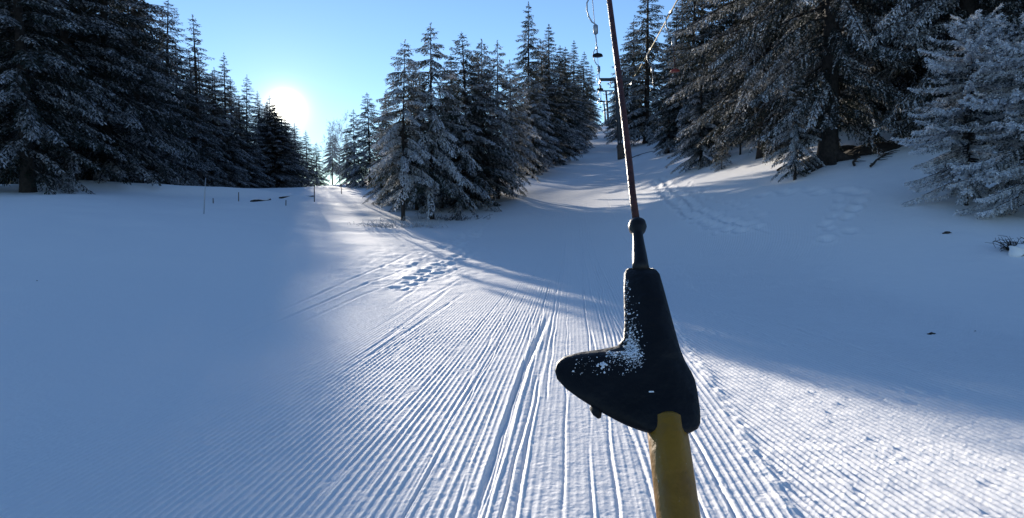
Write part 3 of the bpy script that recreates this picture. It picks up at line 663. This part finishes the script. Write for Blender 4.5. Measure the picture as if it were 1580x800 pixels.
for i in range(14):
    c_ = bp_(1019+rs.normal(0, 1.5), 697+rs.normal(0, 2.5)); parts.append(crumb(c_-np.array([0, .0175, 0]), .0007, 990+i))
v, f = join(*parts); sn = B('stuck_snow', (v, f), 'snowbit', par=boot); sn['kind'] = 'stuff'

# ------------------------------------------------------------------ small things
def at_ground(px, py): return ground_at(px, py)
def pole(px, py, hpx, lean, rad, label, mat='wood', name='marker_pole', cat='pole', grp=None):
    g = at_ground(px, py); h = hpx/F*g[1]
    v, f = tube([(0, 0, -.3), (lean*h*.5, 0, h*.5), (lean*h, 0, h)], [rad, rad, rad*.8], 8)
    o = link(name, mesh(name, v, f, M[mat], True)); o.location = tuple(g); tag(o, label, cat, grp); return g, h
pole(314, 330, 55, .09, .022, 'tall thin marker pole leaning on the shaded snow at the left', 'galv')
gposts = 'short posts along the snow bank before the left forest'
pole(329, 314, 8, 0, .03, 'tiny post stub just right of the tall marker pole', name='fence_post', cat='post', grp=gposts)
pole(368, 311, 14, .04, .03, 'short post on the snow bank, left of the sun glow', name='fence_post', cat='post', grp=gposts)
pole(441, 318, 9, .05, .03, 'stubby post in the middle of the snow bank under the sun', name='fence_post', cat='post', grp=gposts)
pole(485, 312, 27, .02, .035, 'taller brown post at the right end of the snow bank', name='fence_post', cat='post', grp=gposts)
pole(527, 300, 12, .0, .03, 'small post in the bright gap right of the sun', name='fence_post', cat='post', grp=gposts)
# fallen trunk with snow along the bank
for (p0, p1, lb) in (((388, 312), (418, 309), 'short dark log lying in the hollow of the snow bank'), ((432, 307), (484, 300), 'long brown log lying on the snow bank beside the brown post')):
    a = at_ground(*p0); b = at_ground(*p1); b = b.copy(); b[1] = a[1]+min(6, max(-6, b[1]-a[1])); b[0] = (p1[0]-HX)/F*b[1]; b[2] = gz(b[0], b[1])
    e = link('fallen_log', None); e.location = tuple(a); tag(e, lb, 'log', 'logs lying on the snow bank')
    pts = [a+(b-a)*t+np.array([0, 0, .0+.05*math.sin(t*7)])-a for t in np.linspace(0, 1, 8)]
    v, f = tube(pts, [.10, .12, .12, .11, .11, .10, .09, .07], 9); link('log', mesh('log', v, f, M['bark'], True), e)
    v, f = tube([p+np.array([0, .03, .07]) for p in pts], [.03, .09, .10, .08, .09, .09, .08, .02], 8); link('snow_cap', mesh('snow_cap', v, f, M['snow'], True), e)

# root flare and bare ground at the thick trunk
tb = np.array([((1275-HX)/F)*22.5, 22.5, 0]); tb[2] = gz(tb[0], tb[1])
def roots(c, n, r0, seed, parent_label):
    rs = np.random.RandomState(seed); parts = []
    for k in range(n):
        a = 6.283*k/n+rs.normal(0, .25); L = rs.uniform(.7, 1.5); pts = []; rad = []
        for t in np.linspace(0, 1, 8):
            x = c[0]+math.cos(a+.3*t)*L*t; y = c[1]+math.sin(a+.3*t)*L*t
            pts.append((x, y, gz(x, y)+.45*(1-t)**3+.03-.12*t)); rad.append(r0*(1-t)**.8*.5+.03)
        parts.append(tube(pts, rad, 8))
    return join(*parts)
v, f = roots(tb, 9, .42, 3, ''); v = np.array(v)-tb
o = link('tree_roots', mesh('tree_roots', v, f, M['bark'], True)); o.location = tuple(tb); tag(o, 'dark gnarled roots spreading from the thick old trunk', 'tree roots')
def earth_patch(px, py, rx, ry, label, seed):
    c = at_ground(px, py); rs = np.random.RandomState(seed); nr, na = 10, 40; V = []; Fc = []
    for i in range(nr+1):
        for k in range(na):
            a = 6.283*k/na; q = i/nr*(1+.45*float(vn(np.array([2*math.cos(a)+seed*3.]), np.array([2*math.sin(a)]))[0])+.12*math.sin(5*a+seed))
            x = c[0]+rx*q*math.cos(a); y = c[1]+ry*q*math.sin(a)
            V.append((x, y, gz(x, y)+.20*(1-(i/nr)**2)-.06+.05*rs.rand()))
    for i in range(nr):
        for k in range(na): Fc.append((i*na+k, (i+1)*na+k, (i+1)*na+(k+1) % na, i*na+(k+1) % na))
    V = np.array(V)-c; o = link('bare_earth', mesh('bare_earth', V, Fc, M['earth'], True)); o.location = tuple(c); tag(o, label, 'bare earth', 'snow-free earth patches on the right bank'); return o
earth_patch(1275, 240, 1.1, .7, 'dark snow-free earth around the foot of the thick old trunk', 1)
earth_patch(1340, 232, 1.3, .8, 'dark snow-free earth patch right of the thick old trunk', 2)
earth_patch(1352, 190, .6, .4, 'small dark earth hollow up the bank above the larger patch', 3)
def branch(px, py, L, ang, label, seed, n=6, frost=False):
    c = at_ground(px, py); rs = np.random.RandomState(seed); parts = []
    pts = []
    for t in np.linspace(0, 1, 8):
        x = math.cos(ang)*L*(t-.5)+rs.normal(0, .03); y = math.sin(ang)*L*(t-.5)+rs.normal(0, .03); pts.append(np.array([x, y, gz(c[0]+x, c[1]+y)-c[2]+.05+.06*math.sin(t*3.1)]))
    parts.append(tube(pts, [.04*(1-.7*t) for t in np.linspace(0, 1, 8)], 6))
    for k in range(n):
        p = pts[rs.randint(1, 7)]; a = ang+rs.choice([-1, 1])*rs.uniform(.4, 1.1); l = rs.uniform(.25, .6)*L*.5
        q = [p+np.array([math.cos(a)*l*t, math.sin(a)*l*t, .12*t*l+rs.normal(0, .01)]) for t in (0, .5, 1)]; parts.append(tube(q, [.02, .014, .006], 5))
    v, f = join(*parts); o = link('fallen_branch', mesh('fallen_branch', v, f, M['bark'], True)); o.location = tuple(c); tag(o, label, 'branch', 'dead branches lying on the right bank')
branch(1225, 252, 1.6, .3, 'dead branch lying left of the thick old trunk', 1)
branch(1325, 245, 2.2, 1.0, 'dead branch lying across the dark earth patch', 2, 9)
branch(1360, 248, 1.8, .7, 'dead branch at the lower right end of the earth patch', 3, 8)
branch(1375, 225, 2.0, -.4, 'dead branch at the upper right end of the earth patch', 4, 8)
branch(990, 240, 2.2, .1, 'dark dead branch beside the foot of the nearest lift tower', 5)
# debris on the snow
def debris(px, py, s, label, seed):
    c = at_ground(px, py); v, f = crumb(np.array([0, 0, 0.]), s, seed); v2, f2 = crumb(np.array([s*1.1, .01, -.2*s]), s*.6, seed+1); v3, f3 = crumb(np.array([-s*.9, 0, -.2*s]), s*.5, seed+2)
    v, f = join((v, f), (v2, f2), (v3, f3)); v = np.array(v)*np.array([1.2, 1.2, .6])
    o = link('snow_debris', mesh('snow_debris', v, f, M['bark'])); o.location = (c[0], c[1], c[2]+s*.3); tag(o, label, 'debris', 'dark bits lying on the shaded snow')
debris(1437, 517, .035, 'dark bit of debris on the shaded snow at the right', 1)
debris(1461, 362, .06, 'dark bit of debris on the snow below the rimed fir', 4)
debris(1505, 513, .012, 'tiny dark speck right of the larger debris bit', 7)
debris(57, 435, .03, 'dark speck on the shaded snow at the left', 9)
# low shrub and stem at the right edge
g = at_ground(1562, 388); rs = np.random.RandomState(2)
e = link('low_shrub', None); e.location = tuple(g); tag(e, 'low dark shrub with a lump of snow at the right edge', 'shrub')
parts = []
for k in range(42):
    a = rs.rand()*6.28; l = rs.uniform(.12, .38); el = rs.uniform(.3, 1.3); d = np.array([math.cos(a)*math.cos(el), math.sin(a)*math.cos(el), math.sin(el)])
    p = [d*l*t+np.array([0, 0, -.03*t*t])+rs.normal(0, .008, 3) for t in (0, .4, .75, 1)]; parts.append(tube(p, [.012, .009, .006, .003], 4))
    for q in range(3): s_ = p[rs.randint(1, 4)]; parts.append(tube([s_, s_+rs.normal(0, .06, 3)], [.006, .003], 3))
v, f = join(*parts); link('twig_mass', mesh('twig_mass', v, f, M['bark']), e)['kind'] = 'stuff'
v, f = tube([np.array([-.12, -.3, .02])+np.array([.02*math.sin(4*t), 0, .10*t]) for t in np.linspace(-1, 1, 11)], [.15*max(.02, 1-t*t)**.5*(1+.15*math.sin(7*t)) for t in np.linspace(-1, 1, 11)], 16); link('snow_lump', mesh('snow_lump', v, f, M['snow'], True), e)

# dry frosted brush round the feet of the young spruces
for px, py, sz, lb in ((588, 349, 1.0, 'dry frosted brush left of the bare trunk of the nearest young spruce'), (640, 349, 1.2, 'dry frosted brush between the two nearest spruce trunks'), (700, 338, 1.4, 'dry dark brush right of the second spruce trunk')):
    g = at_ground(px, py+2); rs = np.random.RandomState(px); parts = []
    e = link('dry_brush', None); e.location = tuple(g); tag(e, lb, 'brush', 'dry brush under the young spruces')
    for k in range(60):
        o0 = np.array([rs.normal(0, .5)*sz, rs.normal(0, .3), -.03]); a = rs.rand()*6.28; l = rs.uniform(.15, .5)*sz; el = rs.uniform(.15, 1.2)
        d = np.array([math.cos(a)*math.cos(el), math.sin(a)*math.cos(el), math.sin(el)]); p = [o0+d*l*t+rs.normal(0, .02, 3) for t in (0, .35, .7, 1)]
        parts.append(tube(p, [.014, .011, .008, .004], 4, False))
        for q in range(4): s_ = p[rs.randint(1, 4)]; parts.append(tube([s_, s_+rs.normal(0, .09, 3)], [.008, .004], 3, False))
    v, f = join(*parts); link('twig_mass', mesh('twig_mass', v, f, M['frost_twig' if px < 690 else 'bark']), e)['kind'] = 'stuff'
